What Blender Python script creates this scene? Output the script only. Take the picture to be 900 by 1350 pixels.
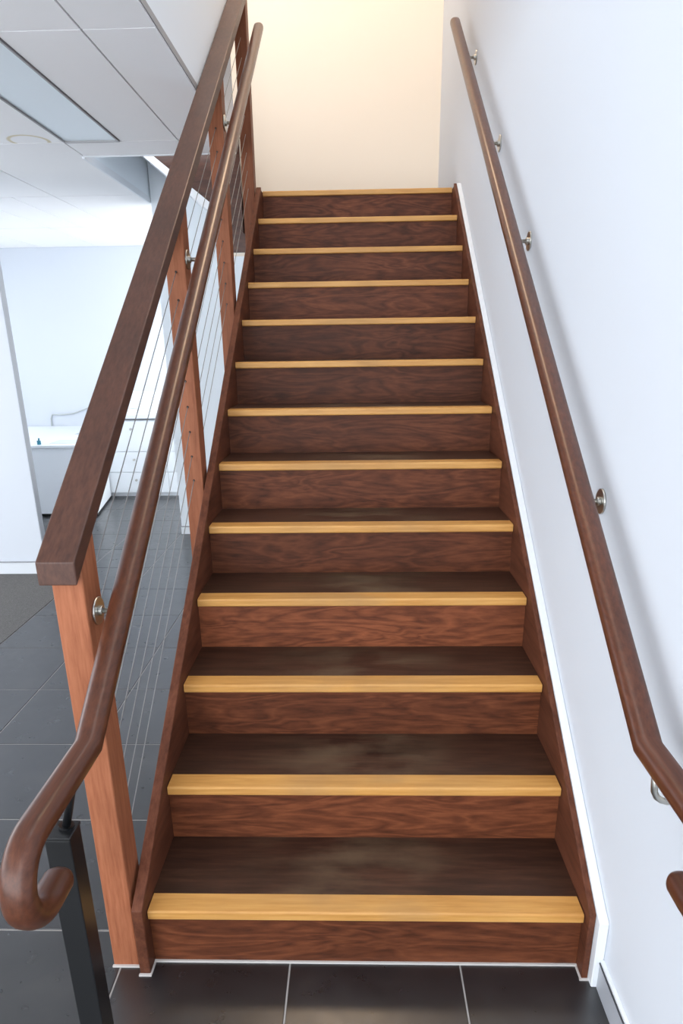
import bpy, bmesh, math, random
from mathutils import Vector, Matrix
random.seed(7)
for o in list(bpy.data.objects): bpy.data.objects.remove(o)
S = bpy.context.scene
COL = S.collection

# ------------------------------------------------------------------ camera
CAM = Vector((-0.0132, -1.2690, 1.5145))
YAW, PITCH, ROLL, FPX, U0, V0 = -0.0274, -0.3307, -0.0142, 871.3, 447.5, 751.0
fwd = Vector((math.sin(YAW)*math.cos(PITCH), math.cos(YAW)*math.cos(PITCH), math.sin(PITCH)))
rgt = Vector((math.cos(YAW), -math.sin(YAW), 0))
up = rgt.cross(fwd)
r2 = rgt*math.cos(ROLL) + up*math.sin(ROLL)
u2 = up*math.cos(ROLL) - rgt*math.sin(ROLL)
cd = bpy.data.cameras.new('camera')
cam = bpy.data.objects.new('camera', cd); COL.objects.link(cam)
m = Matrix((r2, u2, -fwd)).transposed().to_4x4(); m.translation = CAM
cam.matrix_world = m
cd.sensor_fit = 'VERTICAL'; cd.sensor_height = 24.0; cd.lens = FPX/1350*24.0
cd.shift_x = (450-U0)/1350; cd.shift_y = (V0-675)/1350
cd.clip_start = 0.02
S.camera = cam

# ------------------------------------------------------------------ light
W = bpy.data.worlds.new('World'); S.world = W; W.use_nodes = True
bg = W.node_tree.nodes['Background']
bg.inputs['Color'].default_value = (0.90, 0.95, 1.0, 1); bg.inputs['Strength'].default_value = 4.2

def area(name, loc, target, sx, sy, power, col):
    l = bpy.data.lights.new(name, 'AREA'); l.shape = 'RECTANGLE'; l.size = sx; l.size_y = sy
    l.energy = power; l.color = col
    o = bpy.data.objects.new(name, l); COL.objects.link(o); o.location = loc
    o.rotation_euler = (Vector(target)-Vector(loc)).to_track_quat('-Z', 'Y').to_euler()
    return o
area('shopfront_daylight', (-1.9, -3.9, 1.5), (-1.6, 0, 1.2), 4.6, 2.4, 34, (0.97, 0.985, 1.0))
area('stairwell_top_light', (0.0, 0.4, 4.95), (0.0, 0.4, 0), 1.0, 2.2, 20, (1.0, 0.98, 0.96))  # unseen neutral light high in the stairwell, under the closed upper ceiling
area('landing_lamp_light', (-0.2, 3.0, 4.95), (-0.2, 3.1, 0), 0.6, 0.6, 25, (1.0, 0.73, 0.48))

S.view_settings.view_transform = 'Standard'
S.view_settings.look = 'None'
S.view_settings.gamma = 1.0
S.view_settings.use_curve_mapping = False
S.view_settings.exposure = 0.0

# ------------------------------------------------------------------ material helpers
def srgb(r, g, b):
    f = lambda c: (c/255/12.92) if c/255 <= 0.04045 else ((c/255+0.055)/1.055)**2.4
    return (f(r), f(g), f(b), 1)

def new_mat(name, col, rough=0.5, metal=0.0, spec=0.5):
    mt = bpy.data.materials.new(name); mt.use_nodes = True
    b = mt.node_tree.nodes['Principled BSDF']
    b.inputs['Base Color'].default_value = col
    b.inputs['Roughness'].default_value = rough
    b.inputs['Metallic'].default_value = metal
    b.inputs['Specular IOR Level'].default_value = spec
    return mt

def N(mt, t, **kw):
    n = mt.node_tree.nodes.new(t)
    for k, v in kw.items(): setattr(n, k, v)
    return n
def LK(mt, a, b): mt.node_tree.links.new(a, b)

def coords(mt, scale, axis_seed=True, rot=None):
    """Object coordinates, shifted by a random amount per object, scaled."""
    tc = N(mt, 'ShaderNodeTexCoord'); mp = N(mt, 'ShaderNodeMapping')
    oi = N(mt, 'ShaderNodeObjectInfo')
    mul = N(mt, 'ShaderNodeVectorMath', operation='MULTIPLY'); mul.inputs[1].default_value = (13.7, 29.3, 41.1)
    cmb = N(mt, 'ShaderNodeCombineXYZ')
    for i in range(3): LK(mt, oi.outputs['Random'], cmb.inputs[i])
    LK(mt, cmb.outputs[0], mul.inputs[0])
    add = N(mt, 'ShaderNodeVectorMath', operation='ADD')
    LK(mt, tc.outputs['Object'], add.inputs[0]); LK(mt, mul.outputs[0], add.inputs[1])
    mp.inputs['Scale'].default_value = scale
    if rot: mp.inputs['Rotation'].default_value = rot
    LK(mt, (add.outputs[0] if axis_seed else tc.outputs['Object']), mp.inputs['Vector'])
    return mp.outputs[0], tc

def ramp(mt, fac, stops):
    r = N(mt, 'ShaderNodeValToRGB'); e = r.color_ramp.elements
    while len(e) < len(stops): e.new(0.5)
    for el, (p, c) in zip(e, stops): el.position = p; el.color = c
    LK(mt, fac, r.inputs['Fac']); return r.outputs['Color']

def wood(name, dark, mid, light, scale, rough=0.34, rings=9.0, bump=0.06, rot=None, var=0.25, wear=None, coat=0.12, swirl=0.25, fs=9.0, spec=0.4):
    mt = new_mat(name, mid, rough, spec=spec)
    nt = mt.node_tree; b = nt.nodes['Principled BSDF']
    v, tc = coords(mt, scale, rot=rot)
    big = N(mt, 'ShaderNodeTexNoise'); big.inputs['Scale'].default_value = 1.6; big.inputs['Detail'].default_value = 3
    big.inputs['Distortion'].default_value = 0.6
    LK(mt, v, big.inputs['Vector'])
    mul = N(mt, 'ShaderNodeMath', operation='MULTIPLY'); mul.inputs[1].default_value = rings
    LK(mt, big.outputs['Fac'], mul.inputs[0])
    fr = N(mt, 'ShaderNodeMath', operation='PINGPONG'); fr.inputs[1].default_value = 1.0
    LK(mt, mul.outputs[0], fr.inputs[0])
    fine = N(mt, 'ShaderNodeTexNoise'); fine.inputs['Scale'].default_value = fs; fine.inputs['Detail'].default_value = 6
    fine.inputs['Roughness'].default_value = 0.65
    LK(mt, v, fine.inputs['Vector'])
    mx = N(mt, 'ShaderNodeMath', operation='MULTIPLY_ADD'); mx.inputs[1].default_value = swirl
    LK(mt, fr.outputs[0], mx.inputs[0])
    hf = N(mt, 'ShaderNodeMath', operation='MULTIPLY'); hf.inputs[1].default_value = 1-swirl
    LK(mt, fine.outputs['Fac'], hf.inputs[0]); LK(mt, hf.outputs[0], mx.inputs[2])
    col = ramp(mt, mx.outputs[0], [(0.22, dark), (0.5, mid), (0.82, light)])
    # slow tone drift along the board + a little per-board difference
    v2, _ = coords(mt, (1.7, 1.7, 1.7))
    slow = N(mt, 'ShaderNodeTexNoise'); slow.inputs['Scale'].default_value = 2.2; slow.inputs['Detail'].default_value = 2
    LK(mt, v2, slow.inputs['Vector'])
    mr = N(mt, 'ShaderNodeMapRange'); mr.inputs['From Min'].default_value = 0.3; mr.inputs['From Max'].default_value = 0.7
    mr.inputs['To Min'].default_value = 1-var; mr.inputs['To Max'].default_value = 1+var
    LK(mt, slow.outputs['Fac'], mr.inputs['Value'])
    oi = N(mt, 'ShaderNodeObjectInfo')
    mr2 = N(mt, 'ShaderNodeMapRange'); mr2.inputs['To Min'].default_value = 1-var*0.5; mr2.inputs['To Max'].default_value = 1+var*0.5
    LK(mt, oi.outputs['Random'], mr2.inputs['Value'])
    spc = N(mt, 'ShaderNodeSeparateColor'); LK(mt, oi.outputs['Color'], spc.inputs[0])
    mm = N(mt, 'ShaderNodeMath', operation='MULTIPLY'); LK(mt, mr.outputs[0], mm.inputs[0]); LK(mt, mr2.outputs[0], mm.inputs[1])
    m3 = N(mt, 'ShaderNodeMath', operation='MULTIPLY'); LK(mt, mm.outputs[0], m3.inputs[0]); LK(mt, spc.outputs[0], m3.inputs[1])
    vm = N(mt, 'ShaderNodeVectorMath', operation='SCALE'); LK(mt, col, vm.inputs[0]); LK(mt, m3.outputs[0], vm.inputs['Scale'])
    out = vm.outputs[0]
    rsock = None
    if wear:
        wcol, half = wear
        sep = N(mt, 'ShaderNodeSeparateXYZ'); LK(mt, tc.outputs['Object'], sep.inputs[0])
        ab = N(mt, 'ShaderNodeMath', operation='ABSOLUTE'); LK(mt, sep.outputs['X'], ab.inputs[0])
        mk_ = N(mt, 'ShaderNodeMapRange'); mk_.interpolation_type = 'SMOOTHSTEP'
        mk_.inputs['From Min'].default_value = half; mk_.inputs['From Max'].default_value = 0.05
        LK(mt, ab.outputs[0], mk_.inputs['Value'])
        wn = N(mt, 'ShaderNodeTexNoise'); wn.inputs['Scale'].default_value = 5; wn.inputs['Detail'].default_value = 5
        v3, _ = coords(mt, (1, 2.2, 1)); LK(mt, v3, wn.inputs['Vector'])
        wr = N(mt, 'ShaderNodeMapRange'); wr.inputs['From Min'].default_value = 0.42; wr.inputs['From Max'].default_value = 0.68
        LK(mt, wn.outputs['Fac'], wr.inputs['Value'])
        wf = N(mt, 'ShaderNodeMath', operation='MULTIPLY'); LK(mt, mk_.outputs[0], wf.inputs[0]); LK(mt, wr.outputs[0], wf.inputs[1])
        wf2 = N(mt, 'ShaderNodeMath', operation='MULTIPLY'); wf2.inputs[1].default_value = 0.6; LK(mt, wf.outputs[0], wf2.inputs[0])
        mix = N(mt, 'ShaderNodeMix', data_type='RGBA')
        LK(mt, wf2.outputs[0], mix.inputs['Factor']); LK(mt, out, mix.inputs['A']); mix.inputs['B'].default_value = wcol
        out = mix.outputs['Result']
        ra = N(mt, 'ShaderNodeMath', operation='MULTIPLY_ADD'); ra.inputs[1].default_value = 0.25; ra.inputs[2].default_value = rough
        LK(mt, wf.outputs[0], ra.inputs[0]); LK(mt, ra.outputs[0], b.inputs['Roughness'])
    LK(mt, out, b.inputs['Base Color'])
    bp = N(mt, 'ShaderNodeBump'); bp.inputs['Strength'].default_value = bump; bp.inputs['Distance'].default_value = 0.004
    LK(mt, mx.outputs[0], bp.inputs['Height']); LK(mt, bp.outputs[0], b.inputs['Normal'])
    b.inputs['Coat Weight'].default_value = coat; b.inputs['Coat Roughness'].default_value = 0.25
    return mt

# long boards along X / along the flight / upright
M_RISER = wood('stained_plywood_riser', srgb(60, 30, 18), srgb(94, 51, 31), srgb(122, 70, 44), (1.6, 8, 9), rings=15, var=0.16, swirl=0.26, rough=0.5, coat=0.0, fs=7, spec=0.22)
M_TREAD = wood('stained_tread', srgb(38, 23, 16), srgb(60, 37, 27), srgb(82, 53, 39), (1.2, 12, 12), rings=6, var=0.16,
               wear=(srgb(108, 88, 66), 0.38), rough=0.42, coat=0.05, swirl=0.15, fs=6, spec=0.3)
M_STRING = wood('stained_stringer', srgb(66, 36, 25), srgb(96, 56, 40), srgb(118, 72, 53), (12, 1.2, 9), rings=5, var=0.12, rot=(-0.62, 0, 0), swirl=0.15, fs=6, rough=0.5, coat=0.0, spec=0.15)
M_POST = wood('stained_post', srgb(132, 76, 51), srgb(160, 99, 70), srgb(180, 116, 85), (20, 16, 1.4), rings=4, var=0.10, rough=0.5, bump=0.04, swirl=0.15, fs=6, coat=0.0, spec=0.18)
M_CAP = wood('stained_top_rail', srgb(58, 33, 24), srgb(80, 49, 37), srgb(98, 63, 48), (20, 1.2, 8), rings=4, var=0.16, rot=(-0.62, 0, 0), rough=0.45, swirl=0.12, fs=6)
M_RAIL = wood('varnished_handrail', srgb(62, 33, 21), srgb(86, 48, 32), srgb(106, 63, 43), (22, 1.1, 14), rings=4, var=0.10, rot=(-0.62, 0, 0), rough=0.32, coat=0.12, swirl=0.12, fs=6, bump=0.02, spec=0.35)
M_NOSE = wood('honey_pine_nosing', srgb(178, 122, 56), srgb(201, 147, 78), srgb(216, 165, 95), (1.0, 14, 18), rings=5, var=0.07, rough=0.45, bump=0.03, swirl=0.15, fs=6, wear=(srgb(172, 132, 84), 0.46))
M_DARKWOOD = wood('dark_landing_board', srgb(50, 30, 24), srgb(74, 46, 36), srgb(96, 62, 49), (1.6, 8, 9), rings=8, var=0.12, swirl=0.15)

def plaster(name, col, rough=0.75, bump=0.03):
    mt = new_mat(name, col, rough, spec=0.3)
    v, _ = coords(mt, (1, 1, 1), axis_seed=False)
    n = N(mt, 'ShaderNodeTexNoise'); n.inputs['Scale'].default_value = 90; n.inputs['Detail'].default_value = 3
    LK(mt, v, n.inputs['Vector'])
    bp = N(mt, 'ShaderNodeBump'); bp.inputs['Strength'].default_value = bump; bp.inputs['Distance'].default_value = 0.002
    LK(mt, n.outputs['Fac'], bp.inputs['Height']); LK(mt, bp.outputs[0], mt.node_tree.nodes['Principled BSDF'].inputs['Normal'])
    return mt
M_WALL = plaster('white_wall_paint', srgb(238, 244, 249))
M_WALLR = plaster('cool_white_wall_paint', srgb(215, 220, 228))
M_WALLW = plaster('warm_white_wall_paint', srgb(240, 228, 212))
M_TRIM = new_mat('white_gloss_trim', srgb(228, 232, 237), 0.35)
M_CEIL = plaster('ceiling_tile_white', srgb(244, 244, 246), 0.85, 0.08)
M_GRID = new_mat('ceiling_grid_grey', srgb(162, 162, 164), 0.6)
M_DIFF = new_mat('light_diffuser', srgb(222, 232, 238), 0.3)
M_SKIRT = new_mat('grey_skirting', srgb(176, 180, 188), 0.35)
M_SKIRTD = new_mat('skirting_dark_bead', srgb(60, 62, 68), 0.4)
M_STEEL = new_mat('brushed_steel', srgb(190, 188, 182), 0.28, 1.0)
M_WIRE = new_mat('steel_cable', srgb(150, 148, 146), 0.4, 0.6)
M_BLACK = new_mat('black_powder_coat', srgb(22, 23, 25), 0.32)
M_HOLE = new_mat('dark_hole', srgb(28, 18, 14), 0.8)
M_CAULK = new_mat('white_caulk', srgb(205, 200, 196), 0.7)
M_GROUT = new_mat('pale_grout', srgb(176, 172, 168), 0.85)
M_WHITELAM = new_mat('white_laminate', srgb(236, 240, 244), 0.35)
M_GREYEDGE = new_mat('grey_edge', srgb(150, 152, 156), 0.5)
M_BLUE = new_mat('teal_plastic', srgb(40, 120, 140), 0.4)
M_PAPER = new_mat('pale_blue_paper', srgb(214, 224, 240), 0.7)
M_CORD = new_mat('grey_cord', srgb(196, 200, 200), 0.6)

M_TILE = new_mat('slate_grey_tile', srgb(56, 54, 55), 0.38)
def _tile():
    mt = M_TILE; b = mt.node_tree.nodes['Principled BSDF']
    v, _ = coords(mt, (1, 1, 1))
    n = N(mt, 'ShaderNodeTexNoise'); n.inputs['Scale'].default_value = 5; n.inputs['Detail'].default_value = 6; n.inputs['Distortion'].default_value = 0.4
    LK(mt, v, n.inputs['Vector'])
    c = ramp(mt, n.outputs['Fac'], [(0.3, srgb(22, 21, 23)), (0.55, srgb(32, 31, 33)), (0.8, srgb(52, 50, 49))])
    LK(mt, c, b.inputs['Base Color'])
    n2 = N(mt, 'ShaderNodeTexNoise'); n2.inputs['Scale'].default_value = 22; n2.inputs['Detail'].default_value = 5
    LK(mt, v, n2.inputs['Vector'])
    r = N(mt, 'ShaderNodeMapRange'); r.inputs['To Min'].default_value = 0.22; r.inputs['To Max'].default_value = 0.38
    LK(mt, n2.outputs['Fac'], r.inputs['Value']); LK(mt, r.outputs[0], b.inputs['Roughness'])
    b.inputs['IOR'].default_value = 1.9
    bp = N(mt, 'ShaderNodeBump'); bp.inputs['Strength'].default_value = 0.025; bp.inputs['Distance'].default_value = 0.004
    LK(mt, n.outputs['Fac'], bp.inputs['Height']); LK(mt, bp.outputs[0], b.inputs['Normal'])
_tile()
M_CARPET = new_mat('taupe_carpet', srgb(92, 88, 84), 0.95, spec=0.1)
def _carpet():
    mt = M_CARPET; b = mt.node_tree.nodes['Principled BSDF']
    v, _ = coords(mt, (1, 1, 1), axis_seed=False)
    n = N(mt, 'ShaderNodeTexNoise'); n.inputs['Scale'].default_value = 260; n.inputs['Detail'].default_value = 2
    LK(mt, v, n.inputs['Vector'])
    LK(mt, ramp(mt, n.outputs['Fac'], [(0.3, srgb(92, 90, 88)), (0.7, srgb(122, 120, 118))]), b.inputs['Base Color'])
    bp = N(mt, 'ShaderNodeBump'); bp.inputs['Strength'].default_value = 0.5; bp.inputs['Distance'].default_value = 0.004
    LK(mt, n.outputs['Fac'], bp.inputs['Height']); LK(mt, bp.outputs[0], b.inputs['Normal'])
_carpet()
# ceiling tile with an old water ring (a stain with its own outline)
M_CEILRING = M_CEIL.copy(); M_CEILRING.name = 'ceiling_tile_water_ring'
def _ring(cx, cy, rad):
    mt = M_CEILRING; b = mt.node_tree.nodes['Principled BSDF']
    tc = N(mt, 'ShaderNodeTexCoord')
    d = N(mt, 'ShaderNodeVectorMath', operation='DISTANCE'); d.inputs[1].default_value = (cx, cy, 0)
    LK(mt, tc.outputs['Object'], d.inputs[0])
    s = N(mt, 'ShaderNodeMath', operation='SUBTRACT'); s.inputs[1].default_value = rad; LK(mt, d.outputs['Value'], s.inputs[0])
    a = N(mt, 'ShaderNodeMath', operation='ABSOLUTE'); LK(mt, s.outputs[0], a.inputs[0])
    LK(mt, ramp(mt, a.outputs[0], [(0.0, srgb(216, 206, 178)), (0.007, srgb(224, 216, 196)), (0.012, srgb(244, 244, 246))]), b.inputs['Base Color'])

# ------------------------------------------------------------------ mesh helpers
def tag(o, label=None, cat=None, group=None, kind=None):
    if label: o['label'] = label
    if cat: o['category'] = cat
    if group: o['group'] = group
    if kind: o['kind'] = kind
    return o

def thing(name, loc, label, cat, group=None):
    o = bpy.data.objects.new(name, None); COL.objects.link(o)
    o.empty_display_size = 0.05; o.location = loc
    return tag(o, label, cat, group)

def wloc(o):
    v = Vector((0, 0, 0))
    while o is not None: v += o.location; o = o.parent
    return v

def put(name, bm, mat, parent=None, loc=None, smooth=False):
    """bm is in world coordinates; loc = world origin for the new object."""
    bmesh.ops.recalc_face_normals(bm, faces=bm.faces[:])
    loc = Vector(loc) if loc is not None else (wloc(parent) if parent else Vector((0, 0, 0)))
    bm.transform(Matrix.Translation(-loc))
    me = bpy.data.meshes.new(name); bm.to_mesh(me); bm.free()
    if smooth:
        for p in me.polygons: p.use_smooth = True
    me.materials.append(mat)
    return link(name, me, parent, loc)

def link(name, me, parent, loc):
    o = bpy.data.objects.new(name, me); COL.objects.link(o)
    if parent is not None:
        o.parent = parent; o.location = Vector(loc) - wloc(parent)
    else:
        o.location = loc
    return o

def bev(bm, w, seg=1, edges=None):
    if w > 0:
        bmesh.ops.bevel(bm, geom=edges or bm.edges[:], offset=w, segments=seg, profile=0.5, affect='EDGES')
    return bm

def box(x0, x1, y0, y1, z0, z1, b=0.0, seg=1, bm=None):
    bm = bm or bmesh.new()
    vs = [bm.verts.new(p) for p in ((x0,y0,z0),(x1,y0,z0),(x1,y1,z0),(x0,y1,z0),(x0,y0,z1),(x1,y0,z1),(x1,y1,z1),(x0,y1,z1))]
    fs = [bm.faces.new([vs[i] for i in f]) for f in ((3,2,1,0),(4,5,6,7),(0,1,5,4),(1,2,6,5),(2,3,7,6),(3,0,4,7))]
    if b: bev(bm, b, seg)
    return bm

def prism_yz(poly, x0, x1, b=0.0, seg=1):
    """polygon in the YZ plane, extruded along X"""
    bm = bmesh.new()
    a = [bm.verts.new((x0, y, z)) for y, z in poly]; c = [bm.verts.new((x1, y, z)) for y, z in poly]
    bm.faces.new(a); bm.faces.new(c[::-1]); n = len(poly)
    for i in range(n): bm.faces.new((a[i], c[i], c[(i+1) % n], a[(i+1) % n]))
    bmesh.ops.recalc_face_normals(bm, faces=bm.faces[:])
    return bev(bm, b, seg)

def prism_xz(poly, y0, y1, b=0.0):
    bm = bmesh.new()
    a = [bm.verts.new((x, y0, z)) for x, z in poly]; c = [bm.verts.new((x, y1, z)) for x, z in poly]
    bm.faces.new(a); bm.faces.new(c[::-1]); n = len(poly)
    for i in range(n): bm.faces.new((a[i], c[i], c[(i+1) % n], a[(i+1) % n]))
    bmesh.ops.recalc_face_normals(bm, faces=bm.faces[:])
    return bev(bm, b)

def prism_xy(poly, z0, z1, b=0.0):
    bm = bmesh.new()
    a = [bm.verts.new((x, y, z0)) for x, y in poly]; c = [bm.verts.new((x, y, z1)) for x, y in poly]
    bm.faces.new(a); bm.faces.new(c[::-1]); n = len(poly)
    for i in range(n): bm.faces.new((a[i], c[i], c[(i+1) % n], a[(i+1) % n]))
    bmesh.ops.recalc_face_normals(bm, faces=bm.faces[:])
    return bev(bm, b)

def tube(pts, rad, seg=10, bm=None, caps=True):
    bm = bm or bmesh.new(); pts = [Vector(p) for p in pts]; rings = []
    ref = None
    for i, p in enumerate(pts):
        a = pts[max(i-1, 0)]; c = pts[min(i+1, len(pts)-1)]
        t = (c-a).normalized()
        if ref is None:
            ref = t.orthogonal().normalized()
        ref = (ref - t*ref.dot(t)).normalized(); q = t.cross(ref)
        rings.append([bm.verts.new(p + (ref*math.cos(2*math.pi*k/seg) + q*math.sin(2*math.pi*k/seg))*rad) for k in range(seg)])
    for a, c in zip(rings, rings[1:]):
        for k in range(seg): bm.faces.new((a[k], a[(k+1) % seg], c[(k+1) % seg], c[k]))
    if caps: bm.faces.new(rings[0][::-1]); bm.faces.new(rings[-1])
    return bm

def rail_sweep(X, path, w, h, seg=28, ex=2.5, mitre=()):
    """sweep a soft rounded section along a path in the plane X=const; path points are (y,z)"""
    bm = bmesh.new(); rings = []; n = len(path)
    sec = []
    for k in range(seg):
        a = 2*math.pi*k/seg
        c, s = math.cos(a), math.sin(a)
        sec.append((w/2*math.copysign(abs(c)**(2/ex), c), h/2*math.copysign(abs(s)**(2/ex), s)))
    dirs = [(Vector(path[i+1])-Vector(path[i])).normalized() for i in range(n-1)]
    for i, (y, z) in enumerate(path):
        d0 = dirs[max(i-1, 0)]; d1 = dirs[min(i, n-2)]
        t = (d0+d1).normalized(); k = 1/max(0.5, t.dot(d1))
        nrm = Vector((-t[1], t[0]))
        rings.append([bm.verts.new((X+sx, y+nrm[0]*sn*k, z+nrm[1]*sn*k)) for sx, sn in sec])
    for a, c in zip(rings, rings[1:]):
        for k in range(seg): bm.faces.new((a[k], a[(k+1) % seg], c[(k+1) % seg], c[k]))
    for ring, i0, i1 in ((rings[0], 0, 1), (rings[-1], n-1, n-2)):           # softly domed ends
        out = (Vector(path[i0])-Vector(path[i1])).normalized(); cen = Vector((X, path[i0][0], path[i0][1])); prev = ring
        for f, dd in ((0.93, 0.006), (0.75, 0.012), (0.4, 0.0155)):
            o3 = Vector((0, out[0], out[1]))*dd
            nr = [bm.verts.new(cen+(v.co-cen)*f+o3) for v in ring]
            for k in range(seg): bm.faces.new((prev[k], prev[(k+1) % seg], nr[(k+1) % seg], nr[k]))
            prev = nr
        bm.faces.new(prev)
    bmesh.ops.recalc_face_normals(bm, faces=bm.faces[:])
    return bm

def disc_x(x0, x1, y, z, rad, seg=28, b=0.002):
    """short cylinder with its axis along X"""
    bm = tube([(x0, y, z), (x1, y, z)], rad, seg)
    ed = [e for e in bm.edges if abs(e.verts[0].co.x-e.verts[1].co.x) < 1e-6]
    if b: bmesh.ops.bevel(bm, geom=ed, offset=b, segments=2, profile=0.5, affect='EDGES')
    return bm

# ------------------------------------------------------------------ dimensions (metres)
G, R = 0.2497, 0.18            # going and rise
SL = R/G
NS = 13
XI = 0.5425                    # half clear width between the stringers
NT, ND, OV = 0.0272, 0.0594, 0.0162   # nosing thickness, depth, overhang
XW = 0.582                     # wall on the right
YB = 4.10                      # back wall of the landing
ZC = 2.50                      # ceiling of the lower rooms
ZL = NS*R                      # landing level
XV = -0.66                     # left edge of the stairwell void
sl = lambda c, y: c + SL*y

# ------------------------------------------------------------------ the setting
fl = put('floor', box(-4.6, XW+0.1, -4.0, 6.5, -0.12, -0.0022), M_GROUT); tag(fl, kind='structure')
PX, PY, OX, OY = 0.4365, 0.4435, -0.1905, 0.1075
tile_cache = {}
def floor_tile(x0, x1, y0, y1):
    g = 0.0022; x0 += g; x1 -= g; y0 += g; y1 -= g
    key = (round(x1-x0, 3), round(y1-y0, 3))
    c = ((x0+x1)/2, (y0+y1)/2, 0)
    if key not in tile_cache:
        bm = box(-key[0]/2, key[0]/2, -key[1]/2, key[1]/2, -0.012, 0, 0.0012)
        bmesh.ops.recalc_face_normals(bm, faces=bm.faces[:])
        me = bpy.data.meshes.new('floor_tile'); bm.to_mesh(me); bm.free(); me.materials.append(M_TILE); tile_cache[key] = me
    link('floor_tile', tile_cache[key], fl, c)
XC = -1.935                    # where tile meets carpet
for i in range(-9, 4):
    for j in range(-7, 14):
        x0, x1 = OX+i*PX, OX+(i+1)*PX; y0, y1 = OY+j*PY, OY+(j+1)*PY
        if x0 >= XW-0.02 or y0 > 6.2: continue
        x1 = min(x1, XW); y1 = min(y1, 6.29)
        if x0 < XC-0.01 and y1 < 3.3: continue
        if x0 < XC-0.01: y0 = max(y0, 3.22)
        if x0 > -1.4 and y0 > YB-0.3: continue
        floor_tile(x0, x1, y0, y1)
carpet = put('floor_carpet', box(-4.6, XC-0.004, -4.0, 3.215, -0.02, 0.002, 0.001), M_CARPET); tag(carpet, kind='structure')

wr = put('wall_right', box(XW, XW+0.12, -4.0, YB+0.12, -0.1, 5.1), M_WALLR); tag(wr, kind='structure')
bmb = box(-1.49, XW, YB, YB+0.12, -0.1, 2.13); box(-1.49, -0.95, YB, YB+0.12, 2.13, 5.1, bm=bmb)
wb = put('wall_back', bmb, M_WALL); tag(wb, kind='structure')
wb2 = put('wall_landing', box(-0.95, XW, YB, YB+0.12, 2.13, 5.1), M_WALLW); tag(wb2, kind='structure')
bb = put('baseboard_back', box(-1.492, -0.45, YB-0.012, YB-0.0005, 0, 0.062, 0.002), M_WHITELAM); tag(bb, kind='structure')
put('bead', box(-1.492, -0.45, YB-0.014, YB-0.0005, 0.062, 0.068), M_GREYEDGE, bb)
wf = put('wall_far', box(-4.6, -1.2, 6.29, 6.41, -0.1, ZC+0.1), M_WALLR); tag(wf, kind='structure')
wp = put('wall_partition', box(-4.6, -2.203, 3.094, 3.155, 0, ZC), M_WALLR); tag(wp, kind='structure')
put('corner_bead', box(-2.203, -2.198, 3.096, 3.153, 0, ZC), M_SKIRT, wp)
bp_ = put('baseboard_left', box(-4.6, -2.2, 3.08, 3.0935, 0, 0.086, 0.003), M_TRIM); tag(bp_, kind='structure')
put('bead', box(-4.6, -2.2, 3.077, 3.0935, 0.086, 0.091), M_GREYEDGE, bp_)
# outer left wall of the lower rooms, unseen; its two wide window openings are sized to set the daylight
bmw = box(-4.72, -4.6, -4.0, 3.1, -0.1, 0.45)
box(-4.72, -4.6, 3.1, 6.41, -0.1, 0.75, bm=bmw); box(-4.72, -4.6, 3.1, 6.41, 2.12, 2.6, bm=bmw); box(-4.72, -4.6, 5.62, 6.41, 0.75, 2.12, bm=bmw); box(-4.72, -4.6, 3.1, 3.4, 0.75, 2.12, bm=bmw)
wl = put('wall_left', bmw, M_WALL); tag(wl, kind='structure')
# upper storey wall beside the stairwell void, standing on the slab
wu = put('wall_upper', box(XV-0.12, XV, -4.0, 2.865, ZC+0.03, 5.1), M_WALL); tag(wu, kind='structure')
wo = put('wall_upper_left', box(-1.62, -1.50, 2.865, YB+0.12, ZC+0.012, 5.1), M_WALL); tag(wo, kind='structure')
uc = put('ceiling_upper', box(-1.62, XW+0.12, -4.0, YB+0.12, 5.1, 5.2), M_CEIL); tag(uc, kind='structure')

# ceiling of the lower rooms: grid slab with an opening for the upper flight, and separate tiles
ce = put('ceiling', box(-4.6, XV, -4.0, 2.865, ZC+0.006, ZC+0.03), M_GRID); tag(ce, kind='structure')
put('grid_slab', box(-4.6, -1.50, 2.865, 6.29, ZC+0.006, ZC+0.03), M_GRID, ce)
put('opening_trim', box(-1.508, -1.492, 2.865, YB, ZC-0.012, ZC+0.03, 0.002), M_TRIM, ce)
put('opening_trim', box(-1.508, XV, 2.858, 2.872, ZC-0.004, ZC+0.03, 0.001), M_TRIM, ce)
ct_cache = {}
def ceil_tile(x0, x1, y0, y1, mat=M_CEIL):
    g = 0.0038; x0 += g; x1 -= g; y0 += g; y1 -= g
    key = (round(x1-x0, 3), round(y1-y0, 3), mat.name)
    if key not in ct_cache:
        bm = box(-key[0]/2, key[0]/2, -key[1]/2, key[1]/2, 0, 0.006, 0.0)
        bmesh.ops.recalc_face_normals(bm, faces=bm.faces[:])
        me = bpy.data.meshes.new('ceiling_tile'); bm.to_mesh(me); bm.free(); me.materials.append(mat); ct_cache[key] = me
    return link('ceiling_tile', ct_cache[key], ce, ((x0+x1)/2, (y0+y1)/2, ZC))
CX = [-4.6, -4.495, -3.895, -3.295, -2.695, -2.095, -1.495, -0.91, XV]
CY = [-3.685, -2.428, -1.171, 0.086, 1.343, 2.60, 3.857, 5.114, 6.29]
_ring((-1.655)-(-1.795), 2.555-1.9715, 0.095)
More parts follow.
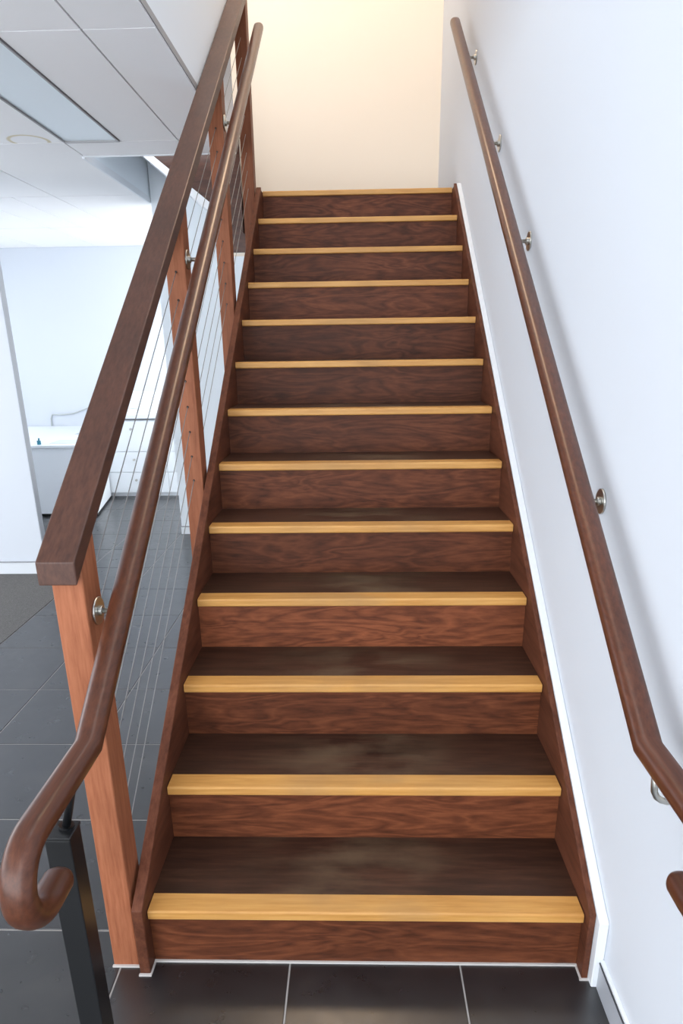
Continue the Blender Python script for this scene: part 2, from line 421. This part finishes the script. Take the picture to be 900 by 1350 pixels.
for j in range(len(CY)-1):
    for i in range(len(CX)-1):
        x0, x1, y0, y1 = CX[i], CX[i+1], CY[j], CY[j+1]
        if y0 > 2.5 and x0 > -1.6:
            if y0 < 2.7: ceil_tile(x0, x1, 2.60, 2.858)
            continue
        if abs(x0+1.495) < 0.01 and abs(y0-1.343) < 0.01:
            ceil_tile(-1.205, x1, y0, y1); continue            # the light sits in the other half
        if abs(x0+2.695) < 0.01 and abs(y0-3.857) < 0.01:
            ceil_tile(x0, -2.395, y0, y1); ceil_tile(-2.395, x1, y0, y1); continue
        ring = abs(x0+2.095) < 0.01 and abs(y0-1.343) < 0.01
        ceil_tile(x0, x1, y0, y1, M_CEILRING if ring else M_CEIL)

lt = thing('ceiling_light', (-1.35, 1.97, ZC), 'slim rectangular light panel set in the tiled ceiling', 'ceiling light')
put('diffuser', box(-1.484, -1.216, 1.36, 2.585, ZC+0.0025, ZC+0.0058), M_DIFF, lt)
bmf = bmesh.new()
for q in ((-1.492, -1.484, 1.346, 2.597), (-1.216, -1.208, 1.346, 2.597), (-1.484, -1.216, 1.346, 1.358), (-1.484, -1.216, 2.585, 2.597)):
    box(*q, ZC-0.004, ZC+0.0058, bm=bmf)
put('frame', bmf, M_GRID, lt)

# trim beside the flight and the skirting on the right wall
CT = 0.229
t1 = put('trim_1', prism_yz([(-0.047, 0), (-0.047, sl(CT, -0.047)+0.008), (-0.012, sl(CT, -0.012)+0.004), (2.945, sl(CT, 2.945)), (2.945, ZL-0.002), (3.03, ZL-0.002), (3.03, ZL-0.26), (0.45, 0)],
                            0.5585, XW-0.0005, 0.0025), M_TRIM); tag(t1, kind='structure')
b1 = put('baseboard_right', box(0.5715, XW-0.0005, -4.0, -0.0475, 0, 0.078, 0.001), M_SKIRT); tag(b1, kind='structure')
put('bead', box(0.5702, XW-0.0005, -4.0, -0.0475, 0.078, 0.0825), M_SKIRTD, b1)
put('cap_strip', box(0.5730, XW-0.0005, -4.0, -0.0475, 0.0825, 0.090), M_WHITELAM, b1)

# ------------------------------------------------------------------ the staircase
st = thing('staircase', (0, 0, 0), 'dark stained timber staircase with honey coloured pine nosings', 'staircase')
bm = box(-XI+0.001, XI-0.001, OV, OV+0.018, 0.0, R-NT, 0)
me_r = None
STAIN = [1.0, 1.15, 0.95, 1.55, 0.85, 1.0, 0.80, 0.74, 0.68, 1.05, 1.0, 0.95, 1.05]
for i in range(NS):
    y = i*G; z = i*R
    if me_r is None:
        r0 = put('riser', box(-XI+0.0005, XI-0.0005, OV, OV+0.018, 0.0, R-NT), M_RISER, st, loc=(0, OV, 0)); me_r = r0.data
    else:
        r0 = link('riser', me_r, st, (0, y+OV, z))
    r0.color = (STAIN[i],)*3+(1,)                      # every board took the stain a little differently
bm.free()
me_t = me_n = None
for i in range(NS):
    y = i*G; z = (i+1)*R
    last = i == NS-1
    if last:
        td = put('tread', box(-XI+0.0005, XI-0.0005, y+ND, YB-0.012, z-NT, z), M_TREAD, st, loc=(0, y+ND, z))
        td.name = 'landing_board'
    elif me_t is None:
        td = put('tread', box(-XI+0.0005, XI-0.0005, ND, G+OV, R-NT, R), M_TREAD, st, loc=(0, ND, R)); me_t = td.data
    else:
        td = link('tread', me_t, st, (0, y+ND, z))
    if me_n is None:
        b0 = box(-XI+0.003, XI-0.003, 0, ND-0.0004, R-NT, R)
        ed = [e for e in b0.edges if all(abs(v.co.y) < 1e-5 for v in e.verts) and abs(e.verts[0].co.x-e.verts[1].co.x) > 0.5]
        bmesh.ops.bevel(b0, geom=ed, offset=0.0055, segments=3, profile=0.5, affect='EDGES')
        nz = put('nosing', b0, M_NOSE, td, loc=(0, 0, R)); me_n = nz.data
        nz['label'] = 'honey coloured pine nosing strip'
    else:
        nz = link('nosing', me_n, td, (0, y, z)); nz['label'] = 'honey coloured pine nosing strip'
CS = 0.222
YE = 2.955
def stringer(x0, x1):
    return put('stringer', prism_yz([(-0.024, 0), (-0.024, sl(CS, -0.024)), (YE, sl(CS, YE)), (YE, ZL-0.002), (3.028, ZL-0.002), (3.028, ZL-0.26), (0.33, 0)], x0, x1, 0.0018), M_STRING, st)
stringer(-0.5695, -XI); stringer(XI, 0.5580)
# thin pale caulk beads where timber meets tile
put('caulk_bead', box(-XI, XI, OV-0.005, OV, 0, 0.005), M_CAULK, st)
put('caulk_bead', box(-0.571, -0.539, -0.030, -0.024, 0, 0.004), M_CAULK, st)
put('caulk_bead', box(-0.543, -0.5385, -0.024, OV, 0, 0.004), M_CAULK, st)
put('caulk_bead', box(0.537, 0.5585, -0.029, -0.024, 0, 0.004), M_CAULK, st)
put('caulk_bead', box(0.538, 0.5425, -0.024, OV, 0, 0.004), M_CAULK, st)

# upper flight turning left off the landing: its front stringer, fascia and plastered soffit
uf = thing('upper_flight', (-0.9, 2.99, 2.03), 'dark timber side of the second flight turning left off the landing', 'staircase')
put('stringer', prism_xz([(-0.66, 2.125), (-0.85, 2.276), (-1.49, 2.775), (-1.49, 3.3), (-0.66, 2.62)], 2.99, 3.03, 0.002), M_DARKWOOD, uf)
put('landing_fascia', box(-0.76, -0.572, 3.032, 3.06, 2.03, ZL-0.004, 0.002), M_DARKWOOD, uf)
put('soffit', prism_xz([(-0.76, 2.168), (-0.76, 2.22), (-1.485, 2.79), (-1.485, 2.75)], 2.985, YB-0.002), M_TRIM, uf)
put('landing_soffit', box(-0.756, 0.57, 3.065, YB-0.002, 2.10, 2.16), M_TRIM, uf)
ut = []
for i in range(3):
    put('tread', box(-0.70-(i+1)*0.25, -0.69-i*0.25, 3.032, YB-0.002, ZL+(i+1)*R-0.03, ZL+(i+1)*R), M_TREAD, uf)
    put('riser', box(-0.70-i*0.25, -0.685-i*0.25, 3.032, YB-0.002, ZL+i*R+0.001, ZL+(i+1)*R-0.031), M_RISER, uf)

# ------------------------------------------------------------------ balustrade
ba = thing('balustrade', (-0.6117, 0, 0), 'open timber balustrade with flat top rail and steel cables left of the stairs', 'balustrade')
PX0, PX1 = -0.6445, -0.5790
CB = 1.081                      # underside of the top rail
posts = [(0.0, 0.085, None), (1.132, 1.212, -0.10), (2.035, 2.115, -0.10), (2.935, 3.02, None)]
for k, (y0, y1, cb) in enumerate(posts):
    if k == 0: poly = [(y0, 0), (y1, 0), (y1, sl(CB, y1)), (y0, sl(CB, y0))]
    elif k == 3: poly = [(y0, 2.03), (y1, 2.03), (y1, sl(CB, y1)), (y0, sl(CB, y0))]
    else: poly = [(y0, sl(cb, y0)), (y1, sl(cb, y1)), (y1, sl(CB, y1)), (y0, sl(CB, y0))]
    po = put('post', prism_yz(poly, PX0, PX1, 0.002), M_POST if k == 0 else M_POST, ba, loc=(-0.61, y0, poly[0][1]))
    po.color = ((1.02, 0.86, 0.72, 0.55)[k],)*3+(1,)  # weaker light on the higher posts is put into their colour
    if k == 0:
        put('caulk_bead', box(PX0-0.002, PX1+0.002, -0.0055, 0.0, 0, 0.005), M_CAULK, po)
tr = put('top_rail', prism_yz([(-0.032, sl(1.131, -0.032)-0.050), (-0.032, sl(1.131, -0.032)), (3.05, sl(1.131, 3.05)), (3.05, sl(1.131, 3.05)-0.050)],
                              -0.6555, -0.5760, 0.0028, 2), M_CAP, ba)
WC = [0.225+0.0881*k for k in range(9)]
XWIRE = -0.6117
for c in WC:
    put('cable', tube([(XWIRE, 0.084, sl(c, 0.084)), (XWIRE, 2.94, sl(c, 2.94))], 0.0014, 6), M_WIRE, ba)
    for (y0, y1, _) in posts[1:3]:
        put('cable_hole', tube([(XWIRE, y0-0.0008, sl(c, y0)), (XWIRE, y0+0.004, sl(c, y0))], 0.0042, 10), M_HOLE, ba)
    put('ferrule', tube([(XWIRE, 0.086, sl(c, 0.086)), (XWIRE, 0.105, sl(c, 0.105))], 0.003, 8), M_STEEL, ba)

# ------------------------------------------------------------------ handrails
CR = 0.985
ZH = 0.817; RU = 0.069
YBEND = (ZH-CR)/SL
YU = -0.4520
def rail_path(ytop):
    p = [(ytop, sl(CR, ytop)), (1.5, sl(CR, 1.5)), (YBEND, ZH), (YU, ZH)]
    for k in range(1, 17):
        a = math.pi*k/16
        p.append((YU-RU*math.sin(a), ZH-RU+RU*math.cos(a)))
    p.append((-0.411, ZH-2*RU))
    return p
def handrail(name, X, ytop, label, wallx, ros):
    t = thing(name, (X, YBEND, 0), label, 'handrail')
    # straight run and curled end are two lengths of timber mitred together
    path = rail_path(ytop)
    bm = rail_sweep(X, path, 0.050, 0.043)
    rl = put('rail', bm, M_RAIL, t, loc=(X, YBEND, ZH), smooth=True)
    for (y, z) in ros:
        zr = sl(CR, y)-0.022 if y > YBEND else ZH-0.022
        s = 1 if wallx > X else -1
        br = put('bracket', tube([(wallx-s*0.004, y, z), (X+s*0.034, y, z), (X+s*0.024, y, z+0.003), (X+s*0.015, y, z+0.010), (X+s*0.009, y, z+0.022), (X+s*0.004, y, zr)], 0.0062, 12), M_STEEL, t, smooth=True)
        put('rosette', disc_x(wallx, wallx-s*0.0055, y, z, 0.031), M_STEEL, br)
        put('collar', disc_x(wallx-s*0.005, wallx-s*0.013, y, z, 0.0115, 20, 0.0015), M_STEEL, br)
    return t
handrail('handrail', -0.51, 2.90, 'rounded timber handrail fixed to the balustrade posts, curled lower end', PX1,
         [(0.052, 0.9695), (1.165, 1.7865), (2.07, 2.425)])
handrail('handrail', 0.51, 2.90, 'rounded timber handrail on steel brackets along the white wall', XW,
         [(-0.262, 0.722), (0.3158, 1.142), (1.240, 1.8333), (1.868, 2.277), (2.6, 2.82)])

# black steel post under the curled end
sp = thing('steel_post', (-0.542, -0.316, 0), 'black square steel post under the curled end of the left handrail', 'post')
put('shaft', box(-0.5650, -0.5190, -0.338, -0.292, 0, 0.694, 0.0022, 2), M_BLACK, sp)
put('cap', box(-0.5662, -0.5178, -0.3392, -0.2908, 0.692, 0.6995, 0.0015), M_BLACK, sp)
put('stem', tube([(-0.537, -0.308, 0.699), (-0.520, -0.302, 0.770), (-0.513, -0.300, ZH-0.0235)], 0.0075, 12), M_BLACK, sp, smooth=True)
put('collar', tube([(-0.537, -0.308, 0.699), (-0.536, -0.3077, 0.704)], 0.0135, 16), M_BLACK, sp)
put('base_plate', box(-0.60, -0.484, -0.373, -0.257, 0.0005, 0.008, 0.001), M_BLACK, sp)

# ------------------------------------------------------------------ office behind the balustrade
cb = thing('base_cabinet', (-1.9, 5.9, 0), 'white base cabinet with drawers and worktop against the far wall', 'cabinet')
put('body', box(-2.66, -1.30, 5.57, 6.285, 0.035, 0.79), M_WHITELAM, cb)
put('plinth', box(-2.64, -1.30, 5.60, 6.285, 0, 0.035), M_WHITELAM, cb)
put('worktop', box(-2.68, -1.28, 5.535, 6.287, 0.812, 0.850, 0.003), M_WHITELAM, cb)
put('shadow_gap', box(-2.66, -1.30, 5.60, 6.285, 0.79, 0.812), M_GREYEDGE, cb)
for z0, z1 in ((0.045, 0.258), (0.264, 0.472), (0.478, 0.785)):
    for x0, x1 in ((-2.655, -1.982), (-1.978, -1.305)):
        d = put('drawer', box(x0, x1, 5.552, 5.57, z0, z1, 0.002), M_WHITELAM, cb)
        put('knob', tube([((x0+x1)/2, 5.552, z1-0.08), ((x0+x1)/2, 5.535, z1-0.08)], 0.012, 12), M_STEEL, d)
sb = put('splashback', box(-2.68, -1.30, 6.262, 6.288, 0.851, 1.04, 0.002), M_WHITELAM)
tag(sb, 'pale splashback strip standing behind the drawer cabinet worktop', 'splashback')
dk = thing('counter', (-3.0, 5.2, 0), 'low white counter with dark base edge by the far wall', 'counter')
put('body', prism_xy([(-3.9, 4.745), (-2.45, 4.745), (-2.595, 5.52), (-2.9, 5.52), (-2.9, 6.28), (-3.9, 6.28)], 0.022, 0.64, 0.002), M_WHITELAM, dk)
put('base_edge', prism_xy([(-3.9, 4.75), (-2.447, 4.742), (-2.592, 5.52), (-2.9, 5.52), (-2.9, 6.28), (-3.9, 6.28)], 0, 0.022), M_BLACK, dk)
put('worktop', prism_xy([(-3.92, 4.73), (-2.44, 4.73), (-2.585, 5.52), (-2.9, 5.52), (-2.9, 6.285), (-3.92, 6.285)], 0.640, 0.664, 0.002), M_WHITELAM, dk)
pp = put('papers', box(-2.86, -2.62, 4.86, 5.08, 0.6642, 0.667), M_PAPER); tag(pp, 'pale sheets of paper lying on the white counter', 'paper')
bt = thing('spray_bottle', (-2.93, 4.80, 0.6642), 'small teal plastic bottle on the edge of the white counter', 'bottle')
put('body', tube([(-2.93, 4.80, 0.6642), (-2.93, 4.80, 0.690), (-2.93, 4.80, 0.700)], 0.017, 14), M_BLUE, bt)
put('neck', tube([(-2.93, 4.80, 0.700), (-2.925, 4.80, 0.722)], 0.007, 10), M_BLUE, bt)
wc = put('wall_cord', tube([(-3.47, 6.283, 0.56), (-3.46, 6.282, 0.75), (-3.44, 6.281, 0.79), (-3.32, 6.280, 0.79), (-3.2, 6.28, 0.80), (-3.08, 6.28, 0.84), (-2.97, 6.28, 0.875), (-2.90, 6.28, 0.87), (-2.86, 6.28, 0.845)], 0.008, 8), M_CORD, smooth=True)
tag(wc, 'thin pale cord hanging along the far white wall', 'cord')
